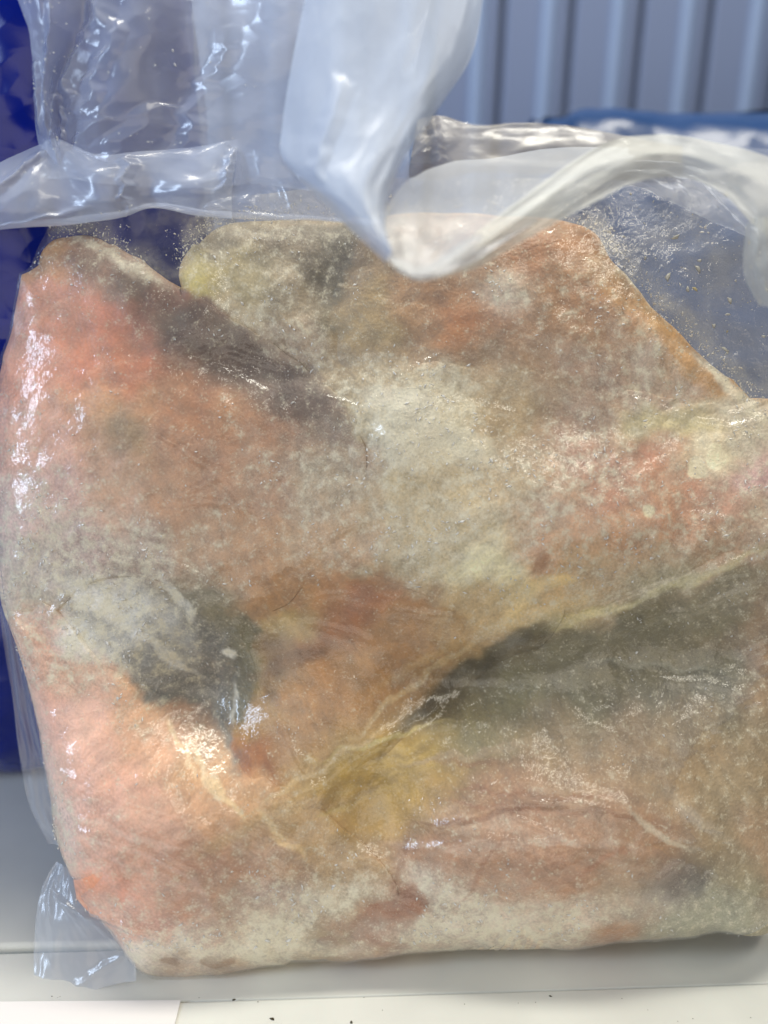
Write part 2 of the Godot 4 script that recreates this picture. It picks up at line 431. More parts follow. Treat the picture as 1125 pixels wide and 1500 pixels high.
# Spots, fat lumps, veins, wet patches, skin tones, painted valley shade and a painted highlight: x, y, half length, half width, turn, tint, frost, softness, strength
const MARKS := [
	[250, 1405, 15, 8, 0, "9a7c62", 0.0, 0.25, 0.9], [320, 1406, 20, 17, 20, "98795c", 0.0, 0.2, 0.9], [476, 1378, 17, 10, 10, "8c6648", 0.0, 0.25, 0.9],
	[575, 1335, 46, 26, -20, "96603f", 0.0, 0.35, 0.85], [545, 1362, 40, 20, 15, "8f5c3e", 0.0, 0.3, 0.7], [610, 1310, 14, 20, 0, "8e5a3a", 0.0, 0.4, 0.7],
	[1040, 672, 19, 17, 0, "ece0bc", 0.2, 0.25, 1.0], [1008, 686, 18, 13, 30, "e2d6b4", 0.2, 0.25, 1.0], [698, 816, 24, 18, 0, "e6dcb0", 0.2, 0.5, 0.7], [936, 745, 12, 9, 0, "e0d6b0", 0.2, 0.25, 1.0], [800, 852, 34, 10, -8, "e2c884", 0.2, 0.8, 0.6],
	[990, 620, 62, 15, 4, "cec28e", 0.3, 0.9, 0.6], [730, 440, 30, 34, 0, "c8b8a6", 0.6, 1.0, 0.5], [580, 588, 46, 16, 10, "d2ccba", 0.9, 0.8, 0.6], [680, 655, 40, 20, 25, "d4ceb8", 0.9, 0.8, 0.6],
	[148, 1278, 26, 13, 35, "d88a60", 0.1, 0.8, 0.7], [190, 1285, 9, 24, 10, "e28a62", 0.0, 0.9, 0.6], [675, 470, 26, 13, 5, "a4683a", 0.1, 1.0, 0.5], [1000, 530, 60, 13, 44, "c8944c", 0.1, 0.8, 0.6],
	[820, 1262, 70, 4, -22, "a46a42", 0.1, 1.0, 0.7], [860, 1248, 60, 4, -26, "9c6038", 0.1, 0.8, 0.9], [780, 1152, 120, 4, 2, "8c6244", 0.1, 0.8, 0.9], [760, 1172, 130, 4, 4, "9a6a48", 0.2, 0.8, 0.9], [690, 1112, 80, 4, -4, "8a6846", 0.1, 0.8, 0.9],
	[960, 985, 110, 4, 5, "5e5e54", 0.1, 0.8, 0.9], [960, 978, 100, 4, 5, "96988a", 0.3, 0.8, 0.9], [1015, 1192, 60, 9, 36, "b9b9ac", 0.6, 1.2, 0.45], [960, 1275, 26, 20, 0, "55544f", 0.0, 0.9, 0.6], [1010, 1282, 22, 22, 10, "5c5e5c", 0.1, 0.9, 0.7],  # the long pale grey streak paints a highlight of the film
	[560, 1100, 56, 4, -10, "c2ae6a", 0.3, 0.8, 0.9], [555, 1120, 60, 4, -14, "c0aa62", 0.3, 0.8, 0.9], [545, 1142, 60, 4, -16, "beaa66", 0.3, 0.8, 0.9], [530, 1166, 60, 4, -18, "bca862", 0.3, 0.8, 0.9],
	[255, 1075, 22, 4, 60, "e6c69a", 0.3, 0.8, 0.9], [275, 1105, 24, 4, 55, "e6c69a", 0.3, 0.8, 0.9], [300, 1120, 24, 4, 50, "e4c496", 0.3, 0.8, 0.9], [325, 1145, 26, 4, 48, "e0c08c", 0.3, 0.8, 0.9], [350, 1165, 26, 4, 46, "e0c08c", 0.3, 0.8, 0.9], [405, 1195, 30, 4, 42, "d8b880", 0.3, 0.8, 0.9], [425, 1225, 28, 4, 40, "d6b47c", 0.3, 0.8, 0.9],
	[190, 640, 34, 26, 0, "8e7656", 0.1, 0.9, 0.6], [385, 560, 130, 34, 33, "67564c", 0.2, 0.9, 0.5], [430, 968, 60, 9, -18, "74502e", 0.0, 1.0, 0.6], [530, 905, 70, 16, -32, "a46a3e", 0.0, 1.0, 0.5], [355, 1110, 26, 6, 40, "8c5220", 0.0, 0.9, 0.6], [780, 820, 12, 18, 10, "9c6c46", 0.0, 0.8, 0.6],
	[310, 500, 215, 40, 33, "604e46", 0.15, 0.9, 0.6], [275, 985, 60, 80, -30, "66625a", 0.25, 1.0, 0.55], [930, 965, 220, 52, -9, "70663f", 0.2, 1.0, 0.6], [540, 1000, 150, 60, -30, "b48040", 0.1, 1.3, 0.5], [780, 1220, 230, 80, 0, "b88a68", 0.2, 1.2, 0.6], [960, 1120, 190, 40, 4, "a88a66", 0.2, 1.2, 0.5], [1080, 1200, 60, 90, 0, "a08c70", 0.3, 1.2, 0.5], [700, 1190, 120, 12, 6, "c8a488", 0.5, 1.2, 0.5], [830, 1330, 150, 26, -6, "ccb6a2", 0.8, 1.2, 0.5], [640, 1290, 60, 16, 24, "c8baa8", 0.8, 1.0, 0.6],
	[850, 903, 66, 8, -17, "d2c488", 0.4, 0.9, 0.75], [1010, 848, 130, 7, -22, "c8bf90", 0.4, 0.9, 0.7], [690, 1004, 130, 26, -38, "584a22", 0.0, 0.8, 0.7], [900, 930, 120, 26, -14, "6c6850", 0.1, 1.0, 0.5], [650, 955, 110, 8, -34, "c4a066", 0.4, 1.0, 0.5],  # dark olive strokes: skin colour with the shade under the ridge painted in
	[400, 1180, 120, 10, -25, "b89a64", 0.4, 1.2, 0.5], [120, 1090, 40, 90, 10, "e2b09a", 0.0, 1.4, 0.5], [565, 1140, 90, 76, -25, "bc9630", 0.0, 0.9, 0.75], [110, 460, 70, 50, 0, "d99a80", 0.2, 1.2, 0.5],
	[640, 735, 90, 60, 0, "c4ac7c", 0.5, 1.2, 0.4], [600, 640, 60, 40, 20, "d6cfb8", 1.0, 1.0, 0.5], [1060, 560, 60, 10, 45, "dcd6c4", 1.0, 1.0, 0.7], [960, 440, 70, 9, 42, "d4c8a8", 0.9, 1.0, 0.6], [170, 380, 90, 9, 30, "c4b49c", 0.9, 1.0, 0.6], [420, 340, 90, 10, 0, "a89c8a", 0.8, 1.0, 0.5],
	[200, 905, 90, 40, 35, "d4d2cc", 0.9, 1.2, 0.5], [120, 935, 40, 24, 10, "e0e0dc", 1.0, 1.0, 0.6], [660, 1360, 140, 22, 0, "c4b6a2", 0.9, 1.0, 0.5], [400, 1390, 140, 18, 2, "cec4b0", 0.9, 1.0, 0.5],
	[560, 1085, 90, 4, -14, "c8b468", 0.2, 0.8, 0.8], [590, 1105, 80, 4, -18, "947628", 0.0, 0.9, 0.5], [575, 1130, 80, 4, -18, "947628", 0.0, 0.9, 0.5], [540, 1155, 70, 4, -22, "947628", 0.0, 0.9, 0.5], [700, 1100, 110, 5, -10, "a89070", 0.4, 0.9, 0.6],
	[720, 1178, 110, 4, -12, "8a5c3e", 0.0, 0.9, 0.7], [860, 1176, 110, 5, 8, "8e6242", 0.0, 0.9, 0.6], [960, 1204, 60, 5, 32, "c8bca4", 0.5, 0.9, 0.6], [680, 1225, 110, 7, -6, "c6a690", 0.5, 0.9, 0.5], [840, 1215, 90, 6, 6, "c4a48c", 0.5, 0.9, 0.5], [700, 1260, 60, 4, -60, "946242", 0.0, 0.9, 0.5], [590, 1250, 40, 5, -70, "8e6444", 0.0, 0.9, 0.5],
	[680, 1000, 120, 12, -38, "42381c", 0.0, 0.8, 0.7], [770, 930, 50, 12, -24, "4c4424", 0.0, 0.8, 0.6], [620, 1000, 130, 5, -36, "d0b480", 0.5, 0.8, 0.6], [470, 1120, 110, 5, -30, "c8ac78", 0.5, 0.9, 0.6],  # the two darkest strokes paint the shade of the valley below the ridge
	[185, 925, 150, 34, 42, "8f8d88", 0.55, 1.0, 0.65], [150, 880, 60, 16, 30, "e6e4de", 1.0, 0.9, 0.6], [230, 950, 70, 8, 40, "dcdad4", 1.0, 0.7, 0.6], [260, 870, 40, 8, 60, "d8d4c8", 1.0, 0.8, 0.6], [330, 965, 16, 8, 0, "e8e4d4", 1.0, 0.6, 0.8], [335, 1035, 5, 30, 5, "cfcabc", 0.8, 0.8, 0.7],
	[200, 1240, 120, 5, 24, "d8ac98", 0.4, 0.9, 0.5], [250, 1230, 110, 4, 28, "b07c60", 0.1, 0.9, 0.5], [170, 1190, 110, 5, 18, "e0bca8", 0.5, 0.9, 0.5], [290, 1275, 80, 5, -40, "b8907a", 0.3, 0.9, 0.5], [330, 1235, 70, 4, 30, "a8785a", 0.1, 0.9, 0.5],
]

func pieces() -> void:
	hz.resize(GW * GH)
	for j in GH:
		for i in GW:
			var y := GY + j * GS
			hz[j * GW + i] = lerpf(relief(GX + i * GS, y) - 0.0022, -0.032, smoothstep(560.0, 760.0, y)) - 0.02 * smoothstep(60.0, -20.0, GX + i * GS)
	paint()
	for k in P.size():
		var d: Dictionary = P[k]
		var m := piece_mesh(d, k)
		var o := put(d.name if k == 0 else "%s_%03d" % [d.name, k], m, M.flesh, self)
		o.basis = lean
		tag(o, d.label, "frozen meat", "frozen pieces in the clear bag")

func relief(x: float, y: float) -> float:     # the broad swell of the block
	var z := 0.0
	for b in RELIEF:
		var q := Vector2((x - b[0]) / b[2], (y - b[1]) / b[3])
		var d := q.length_squared()
		if d < 9.0:
			z += b[4] * 2.7 * exp(-d)
	return z * 0.001

const RELIEF := [
	[200.0, 620.0, 230.0, 260.0, 5.0], [800.0, 480.0, 260.0, 170.0, 4.0], [820.0, 760.0, 260.0, 110.0, 6.0], [230.0, 1210.0, 200.0, 150.0, 7.0],
	[800.0, 1230.0, 260.0, 110.0, 7.0], [300.0, 1030.0, 80.0, 80.0, -8.0], [680.0, 1010.0, 130.0, 60.0, -8.0], [500.0, 930.0, 120.0, 60.0, -3.0],
	[490.0, 440.0, 50.0, 120.0, -1.5], [560.0, 1190.0, 70.0, 80.0, -4.0], [1000.0, 960.0, 160.0, 70.0, -4.0], [380.0, 540.0, 110.0, 40.0, -3.0], [600.0, 640.0, 100.0, 80.0, 3.0],
]

func smooth_rim(rim: Array, n: int, seed_: int) -> Array:
	var c := Vector2.ZERO
	for r in rim:
		c += Vector2(r[0], r[1])
	c /= rim.size()
	var wob := noise(seed_ + 100, 0.010, 2)
	var out := []
	var m := rim.size()
	for i in n:
		var f := float(i) / n * m
		var k := int(f)
		var v := []
		for o in [-1, 0, 1, 2]:
			var r = rim[(k + o + m) % m]
			v.append(Vector3(r[0], r[1], r[2]))
		var p: Vector3 = v[1].cubic_interpolate(v[2], v[0], v[3], f - k)
		var q := Vector2(p.x, p.y)
		var w := wob.get_noise_2d(q.x, q.y)
		if p.z < 12.0:
			q += (q - c).normalized() * (12.0 + 9.0 * w)
		else:
			q += (q - c).normalized() * (5.0 + 3.0 * w)
			if p.z > 20.0:
				q += Vector2(lerpf(-32.0, -8.0, smoothstep(850.0, 1150.0, q.y)) if q.x < 300.0 and q.y < 1330.0 else 0.0, (30.0 if q.x < 420.0 else 24.0) if q.y > 1300.0 else 0.0)
		out.append([q, maxf(p.z if p.z > 5.5 else p.z * 0.2, 0.8)])
	return [c, out]

func piece_mesh(d: Dictionary, k: int) -> ArrayMesh:
	var n := 240
	var rings := 64
	var got := smooth_rim(d.rim, n, k)
	var c: Vector2 = got[0]
	var rim: Array = got[1]
	var lumps := noise(500 + k, 0.010, 3)
	var v := PackedVector3Array()
	var uv := PackedVector2Array()
	# ring -2: closes the back; ring -1: back rim; the others climb over the front to the centre
	for r in rings + 3:
		var s := clampf(float(r - 2) / rings, 0.0, 1.0)
		s = pow(s, 1.25)
		for i in n + 1:
			var at: Vector2 = rim[i % n][0]
			var drop: float = rim[i % n][1] * 0.001
			var q := at.lerp(c, s)
			if r == 0:
				q = at.lerp(c, 0.98)
			elif r == 1:
				q = at.lerp(c, 0.10)
			var wide := 34.0 + drop * 2600.0
			var e := clampf(at.distance_to(q) / wide, 0.0, 1.0)
			var z: float = relief(q.x, q.y) + d.at * 0.001 + lumps.get_noise_2d(q.x, q.y) * 0.0017 - drop * (1.0 - sqrt(1.0 - (1.0 - e) * (1.0 - e)))
			if r < 2:
				z = -0.046
			v.append(on_plane(q, z))
			uv.append(Vector2(q.x / TW, (q.y - TY) / TH))
			if r >= 2:
				var gi := int((q.x - GX) / GS)
				var gj := int((q.y - GY) / GS)
				for b in range(maxi(gj, 0), mini(gj + 2, GH)):
					for a in range(maxi(gi, 0), mini(gi + 2, GW)):
						if hz[b * GW + a] < z:
							hz[b * GW + a] = z
	return grid_mesh(v, uv, n + 1, rings + 3)

var rime_at := PackedFloat32Array()
const TW := 1200.0
const TH := 1160.0
const TY := 290.0

# The colour of the meat: tints of each piece (some valley shade included) spread over its area, warped and mottled, with frost grown over it.
func paint() -> void:
	var st := 5
	var w := int(TW) / st
	var h := int(TH) / st
	var polys := []
	var pts := []
	for k in P.size():
		var poly := PackedVector2Array()
		for r in smooth_rim(P[k].rim, 60, k)[1]:
			poly.append(r[0])
		polys.append(poly)
		var list := []
		for t in P[k].tint:
			var f: PackedStringArray = t.split(" ")
			var col := Color(f[2]).srgb_to_linear()
			list.append([float(f[0]), float(f[1]), col, float(f[3]) / 9.0, k])
		pts.append(list)
	var own := PackedInt32Array()
	own.resize(w * h)
	own.fill(-1)
	for k in P.size():
		var box := Rect2(polys[k][0], Vector2.ZERO)
		for p in polys[k]:
			box = box.expand(p)
		for j in range(maxi(0, int((box.position.y - TY) / st)), mini(h, int((box.end.y - TY) / st) + 1)):
			for i in range(maxi(0, int(box.position.x / st)), mini(w, int(box.end.x / st) + 1)):
				if Geometry2D.is_point_in_polygon(Vector2(i * st, TY + j * st), polys[k]):
					own[j * w + i] = k
	rime_at.resize(w * h)
	# haze of rime on the inner film: along the edges of the block and in cloudy patches
	var soft := PackedFloat32Array()
	soft.resize(w * h)
	for n in own.size():
		soft[n] = 1.0 if own[n] >= 0 else 0.0
	var veil := Image.create_from_data(w, h, false, Image.FORMAT_RF, soft.to_byte_array())
	veil.resize(w / 8, h / 8, Image.INTERPOLATE_TRILINEAR)
	veil.resize(600, 580, Image.INTERPOLATE_CUBIC)
	var cl := noise(81, 0.02, 5)
	var gr := noise(82, 0.2, 2)
	var vi := Image.create(600, 580, false, Image.FORMAT_RGBA8)
	for j in 580:
		for i in 600:
			var m := clampf(veil.get_pixel(i, j).r, 0.0, 1.0)
			var halo := 4.0 * m * (1.0 - m)
			var c := cl.get_noise_2d(i, j)
			var al := clampf(halo * (0.8 + 0.9 * c) + maxf(0.0, c * 1.2 + 0.02) * 0.7, 0.0, 1.0)
			al += 0.75 * smoothstep(70.0, 0.0, i * 2.0) * smoothstep(620.0, 430.0, TY + j * 2.0) * (0.7 + c)
			vi.set_pixel(i, j, Color(0.91, 0.88, 0.79, clampf(al * (0.85 + 0.5 * gr.get_noise_2d(i, j)), 0.0, 1.0)))
	var rm := StandardMaterial3D.new()
	rm.albedo_texture = ImageTexture.create_from_image(vi)
	rm.albedo_color = Color(1, 1, 1, 0.29)
	rm.transparency = BaseMaterial3D.TRANSPARENCY_ALPHA
	rm.roughness = 0.7
	rm.texture_repeat = false
	M.rimed = rm
	var flat := []
	for l in pts:
		flat.append_array(l)
	var low := Image.create(w, h, false, Image.FORMAT_RGBAF)
	for j in h:
		for i in w:
			var x := float(i * st)
			var y := TY + j * st
			var k := own[j * w + i]
			var sum := Color(0, 0, 0, 0)
			var frost := 0.0
			var tot := 0.0
			for t in flat:
				var dx: float = x - t[0]
				var dy: float = y - t[1]
				var q := 1.0 / (dx * dx + dy * dy + 500.0)
				q *= q * (1.0 if t[4] == k else 0.10)
				sum += t[2] * q
				frost += t[3] * q
				tot += q
			rime_at[j * w + i] = frost / tot
			low.set_pixel(i, j, Color(sum.r / tot, sum.g / tot, sum.b / tot, frost / tot))
	# warp at half size
	var hw := int(TW) / 2
	var hh := int(TH) / 2
	low.resize(w * 2 / 5, h * 2 / 5, Image.INTERPOLATE_BILINEAR)
	low.resize(hw, hh, Image.INTERPOLATE_CUBIC)
	var warp_x := noise(61, 0.014, 5)
	var warp_y := noise(62, 0.014, 5)
	var streak := noise(63, 0.05, 3)
	var bend := noise(64, 0.003, 1)
	var mid := Image.create(hw, hh, false, Image.FORMAT_RGBAF)
	var fib := PackedFloat32Array()
	fib.resize(hw * hh)
	var grains := []
	for d in P:
		grains.append(d.grain)
	for j in hh:
		for i in hw:
			var a := warp_x.get_noise_2d(i, j) * 22.0
			var b := warp_y.get_noise_2d(i, j) * 22.0
			mid.set_pixel(i, j, low.get_pixel(clampi(int(i + a), 0, hw - 1), clampi(int(j + b), 0, hh - 1)))
			var k := own[mini(j * 2 / st, h - 1) * w + mini(i * 2 / st, w - 1)]
			var ang: float = (grains[k] if k >= 0 else 0.5) + bend.get_noise_2d(i, j) * 0.6
			var cs := cos(ang)
			var sn := sin(ang)
			fib[j * hw + i] = streak.get_noise_2d((i * cs + j * sn) * 0.16 + k * 90.0, (j * cs - i * sn) * 1.1 + a * 1.2)
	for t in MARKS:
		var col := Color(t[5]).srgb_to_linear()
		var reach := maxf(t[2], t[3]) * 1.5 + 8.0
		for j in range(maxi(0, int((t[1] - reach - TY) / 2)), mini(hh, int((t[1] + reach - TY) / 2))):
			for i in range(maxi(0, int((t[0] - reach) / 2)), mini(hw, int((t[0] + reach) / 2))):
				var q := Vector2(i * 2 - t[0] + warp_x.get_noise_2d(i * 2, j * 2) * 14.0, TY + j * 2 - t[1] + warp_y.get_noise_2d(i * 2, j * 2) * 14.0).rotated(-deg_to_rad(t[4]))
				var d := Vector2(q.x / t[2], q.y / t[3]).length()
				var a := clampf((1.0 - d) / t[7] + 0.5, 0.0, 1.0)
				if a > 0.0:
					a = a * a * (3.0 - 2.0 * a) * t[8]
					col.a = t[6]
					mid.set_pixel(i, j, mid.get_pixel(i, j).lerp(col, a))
	# full size
	var W := int(TW)
	var H := int(TH)
	var fw := mid.get_width()
	var cloud: PackedByteArray = noise(71, 0.022, 6).get_image(W, H, false, false, false).get_data()
	var fine: PackedByteArray = noise(72, 0.16, 3).get_image(W, H, false, false, false).get_data()
	var rime: PackedByteArray = noise(73, 0.045, 6).get_image(W, H, false, false, false).get_data()
	var crumb: PackedByteArray = noise(74, 0.26, 2).get_image(W, H, false, false, false).get_data()
	var vein := noise(75, 0.02, 4)
	vein.fractal_type = FastNoiseLite.FRACTAL_RIDGED
	var vein_b: PackedByteArray = vein.get_image(W, H, false, false, false).get_data()
	mid.resize(W, H, Image.INTERPOLATE_BILINEAR)
	var base := mid.get_data().to_float32_array()
	var rgb := PackedByteArray()
	rgb.resize(W * H * 3)
	var bump := PackedByteArray()
	bump.resize(W * H)
	var to8 := PackedByteArray()
	to8.resize(4097)
	for i in 4097:
		to8[i] = int(Color(i / 4096.0, 0, 0).linear_to_srgb().r * 255.0 + 0.5)
	for j in H:
		for i in W:
			var n := j * W + i
			var q := n * 4
			var f := base[q + 3]
			var fb := fib[mini(j / 2, hh - 1) * hw + mini(i / 2, hw - 1)]
			var c := cloud[n] / 128.0 - 1.0
			var g := fine[n] / 128.0 - 1.0
			var k := 1.0 + 0.22 * c + (0.10 + 0.36 * f) * g + 0.15 * fb
			# frost: thin bloom plus crystal speckle
			var r := rime[n] / 128.0 - 1.0
			var cr_ := crumb[n] / 128.0 - 1.0
			var bloom := clampf((r * 1.2 + f * 1.3 - 0.42 + 0.35 * cr_) * 1.2, 0.0, 1.0) * (0.10 + 0.58 * f)
			var speck := clampf((cr_ * 1.2 + r * 0.7 + g * 0.5 + f * 0.75 - 0.86) * 5.0, 0.0, 1.0) * 0.6
			var clot := clampf((r * 1.6 + f * 1.25 + 0.25 * g - 1.02) * 2.0, 0.0, 1.0) * 0.42
			var vn := clampf((vein_b[n] / 255.0 - 0.86) * 6.0, 0.0, 1.0) * 0.16
			var a := clampf(1.0 - (1.0 - bloom) * (1.0 - speck) * (1.0 - vn) * (1.0 - clot), 0.0, 0.9)
			var sat := 1.0 + 0.12 * c
			k *= 1.22
			var rr := base[q] * k
			var gg := base[q + 1] * k
			var bb := base[q + 2] * k
			var lum := (rr + gg + bb) / 3.0
			rr = lum + (rr - lum) * 0.84 * sat
			gg = lum + (gg - lum) * 0.84 * sat
			bb = lum + (bb - lum) * 0.84 * sat
			rr += (0.80 - rr) * a
			gg += (0.745 - gg) * a
			bb += (0.58 - bb) * a
			rgb[n * 3] = to8[clampi(int(rr * 4096.0), 0, 4096)]
			rgb[n * 3 + 1] = to8[clampi(int(gg * 4096.0), 0, 4096)]
			rgb[n * 3 + 2] = to8[clampi(int(bb * 4096.0), 0, 4096)]
			bump[n] = clampi(int(110.0 + 40.0 * a + 40.0 * g + 30.0 * c + 40.0 * fb), 0, 255)
	var im := Image.create_from_data(W, H, false, Image.FORMAT_RGB8, rgb)
	var bm := Image.create_from_data(W, H, false, Image.FORMAT_L8, bump)
	bm.convert(Image.FORMAT_RGB8)
	bm.bump_map_to_normal_map(7.0)
	var m := StandardMaterial3D.new()
	m.albedo_texture = ImageTexture.create_from_image(im)
	m.roughness = 0.5
	m.normal_enabled = true
	m.normal_texture = ImageTexture.create_from_image(bm)
	m.normal_scale = 0.4
	m.texture_repeat = false
	M.flesh = m

# ------------------------------------------------------------------ the bag
func blur(a: PackedFloat32Array, r: int) -> PackedFloat32Array:
	var t := PackedFloat32Array()
	t.resize(a.size())
	var o := PackedFloat32Array()
	o.resize(a.size())
	for j in GH:
		var s := 0.0
		for i in range(-r, GW):
			s += a[j * GW + mini(i + r, GW - 1)] if i + r >= 0 else 0.0
			if i < 0:
				continue
			var lo := i - r - 1
			if lo >= 0:
				s -= a[j * GW + lo]
			t[j * GW + i] = s / float(mini(2 * r + 1, i + r + 1))
	for i in GW:
		var s := 0.0
		for j in range(-r, GH):
			s += t[mini(j + r, GH - 1) * GW + i] if j + r >= 0 else 0.0
			if j < 0:
				continue
			var lo := j - r - 1
			if lo >= 0:
				s -= t[lo * GW + i]
			o[j * GW + i] = s / float(mini(2 * r + 1, j + r + 1))
	return o

func stamp(line: Array, height: float, wide: float) -> void:      # a crease pulled up in the film
	for k in line.size() - 1:
		var a := Vector2(line[k][0], line[k][1])
		var b := Vector2(line[k + 1][0], line[k + 1][1])
		var box := Rect2(a, Vector2.ZERO).expand(b).grow(wide * 3.0)
		for j in range(maxi(0, int((box.position.y - GY) / GS)), mini(GH, int((box.end.y - GY) / GS) + 1)):
			for i in range(maxi(0, int((box.position.x - GX) / GS)), mini(GW, int((box.end.x - GX) / GS) + 1)):
				var q := Vector2(GX + i * GS, GY + j * GS)
				var f := clampf((q - a).dot(b - a) / (b - a).length_squared(), 0.0, 1.0)
				var d := q.distance_to(a.lerp(b, f)) / wide
				if d < 3.0:
					crease[j * GW + i] = maxf(crease[j * GW + i], height * 0.001 * exp(-d * d))

var crease := PackedFloat32Array()

func film_z(x: float, y: float) -> float:
	var fx := clampf((x - GX) / GS, 0.0, GW - 1.01)
	var fy := clampf((y - GY) / GS, 0.0, GH - 1.01)
	var i := int(fx)
	var j := int(fy)
	var u := fx - i
	var v := fy - j
	var n := j * GW + i
	return lerpf(lerpf(hz[n], hz[n + 1], u), lerpf(hz[n + GW], hz[n + GW + 1], u), v)

func follow(line: Array, t: float, axis: int) -> float:     # value of a border line [along, value] at t
	for k in line.size() - 1:
		if t <= line[k + 1][0]:
			var f: float = clampf((t - line[k][0]) / (line[k + 1][0] - line[k][0]), 0.0, 1.0)
			f = f * f * (3.0 - 2.0 * f)
			return lerpf(line[k][1], line[k + 1][1], f)
	return line[-1][1]

func bag() -> void:
	var root := thing("clear_plastic_bag", Vector3.ZERO)
	root.basis = lean
	tag(root, "clear frosty plastic bag packed with frozen meat, its open top folded and curling forward", "plastic bag")
	# film over the block
	var raw := hz.duplicate()
	for pass_ in 3:
		var soft := blur(hz, 4)
		for n in hz.size():
			hz[n] = maxf(raw[n], soft[n])
	hz = blur(hz, 1)
	crease.resize(hz.size())
	stamp([[925, 592], [960, 605], [1010, 622], [1060, 628], [1110, 616]], 2.4, 6.0)
	stamp([[1110, 805], [1060, 825], [990, 848], [940, 868], [880, 890]], 2.6, 6.0)
	stamp([[1090, 838], [1040, 842], [980, 860]], 1.6, 5.0)
	stamp([[1085, 640], [1105, 670], [1100, 700]], 2.0, 6.0)
	stamp([[690, 1160], [760, 1130], [900, 1165], [1000, 1190], [1060, 1225]], 1.6, 9.0)
	stamp([[70, 915], [90, 890], [105, 870]], 2.0, 4.0)
	stamp([[530, 1245], [600, 1265], [700, 1310], [820, 1300], [860, 1280]], 2.2, 12.0)
	stamp([[110, 1335], [190, 1340], [240, 1360], [280, 1395]], 3.0, 8.0)
	stamp([[400, 1165], [480, 1140], [560, 1085], [640, 1045]], 1.4, 7.0)
	stamp([[345, 985], [330, 1030], [335, 1060]], 1.6, 5.0)
	stamp([[640, 1310], [700, 1370], [720, 1390]], 1.8, 8.0)
	var rng := RandomNumberGenerator.new()
	rng.seed = 77
	for n in 46:      # tension lines in the stretched film
		var at := Vector2(rng.randf_range(40, 1100), rng.randf_range(420, 1380))
		var way := Vector2.from_angle(rng.randf_range(-0.9, 0.5) + (0.9 if at.x < 450 and at.y > 900 else 0.0))
		var line := []
		for k in 7:
			line.append([at.x, at.y])
			at += way * rng.randf_range(10, 26)
			way = way.rotated(rng.randf_range(-0.05, 0.22))
		stamp(line, rng.randf_range(0.5, 1.3), rng.randf_range(3.5, 6.0))
	stamp([[640, 1200], [720, 1165], [830, 1160], [930, 1180], [1010, 1225], [1040, 1270]], 1.8, 7.0)
	stamp([[600, 1240], [700, 1212], [820, 1215], [900, 1240]], 1.4, 7.0)
	stamp([[130, 1200], [220, 1215], [300, 1260], [330, 1330]], 1.4, 6.0)
	stamp([[90, 1120], [190, 1150], [300, 1180], [420, 1260]], 1.3, 6.0)
	for n in hz.size():
		hz[n] += crease[n]
	var W := 350
	var H := 360
	var left := [[290, -60], [480, -44], [640, -46], [760, -44], [850, -28], [960, 6], [1100, 26], [1180, 44], [1240, 72], [1300, 104], [1360, 150], [1420, 186]]
	var right := [[290, 1150], [500, 1140], [640, 1190], [1420, 1190]]
	var top := [[-40, 300], [300, 290], [600, 260], [840, 262], [960, 268], [1200, 300]]
	var bottom := [[60, 1452], [190, 1456], [290, 1462], [360, 1447], [480, 1435], [620, 1424], [700, 1427], [760, 1421], [850, 1422], [920, 1404], [990, 1406], [1060, 1392], [1190, 1346]]
	var v := PackedVector3Array()
	var uv := PackedVector2Array()
	var wr := noise(91, 0.012, 4)
	wr.fractal_type = FastNoiseLite.FRACTAL_RIDGED
	for j in H:
		var t := float(j) / (H - 1)
		var ny := lerpf(295.0, 1415.0, t)
		var xl := follow(left, ny, 0)
		var xr := follow(right, ny, 0)
		for i in W:
			var s := float(i) / (W - 1)
			var x := lerpf(xl, xr, s)
			var y := lerpf(follow(top, x, 0), follow(bottom, x, 0), t)
			var rim := minf(minf(x - xl, 4.0 * (follow(bottom, x, 0) - y)), 40.0)
			var z := film_z(x, y) + 0.0007 + wr.get_noise_2d(x, y) * 0.0006
			if rim < 30.0:
				z = lerpf(-0.030, z, sqrt(clampf(rim / 30.0, 0.0, 1.0)))
			v.append(on_plane(Vector2(x, y), z))
			uv.append(Vector2(x / 1125.0, y / 1125.0))
	put("front_film", grid_mesh(v, uv, W, H), M.front, root)
	var back_v := PackedVector3Array()
	var back_uv := PackedVector2Array()
	for j in range(0, H, 3):
		for i in range(0, W, 3):
			var p := v[j * W + i]
			back_v.append(p - Vector3(0, 0, 0.0005))
			back_uv.append(Vector2((p.x / U + MID.x) / TW, (FOOT - p.y / U - TY) / TH))
	put("frosted_inner_film", grid_mesh(back_v, back_uv, (W + 2) / 3, (H + 2) / 3), M.rimed, root)
	# back of the bag
	put("back_film", sheet([
		[[620, 172, -4.6], [720, 184, -4.8], [800, 186, -5.2], [880, 192, -5.5], [960, 208, -5.8], [1060, 214, -6.0], [1180, 224, -6.2]],
		[[600, 260, -4.5], [720, 252, -4.2], [800, 252, -4.4], [880, 262, -4.6], [960, 300, -4.8], [1060, 320, -5.0], [1180, 330, -5.2]],
		[[600, 420, -4.7], [720, 420, -4.7], [800, 420, -4.7], [880, 420, -4.8], [960, 420, -5.0], [1060, 430, -5.0], [1180, 440, -5.2]],
		[[600, 620, -4.9], [720, 620, -4.9], [800, 620, -4.9], [880, 620, -4.9], [960, 620, -5.0], [1060, 640, -5.0], [1180, 640, -5.2]]],
		110, 70, 11, 0.0015, [[0.02, 0.3, 0.5, 0.3, 1.0, 0.02], [0.08, 0.0, 0.04, 0.3, 2.0, 0.03]]), M.clear, root)
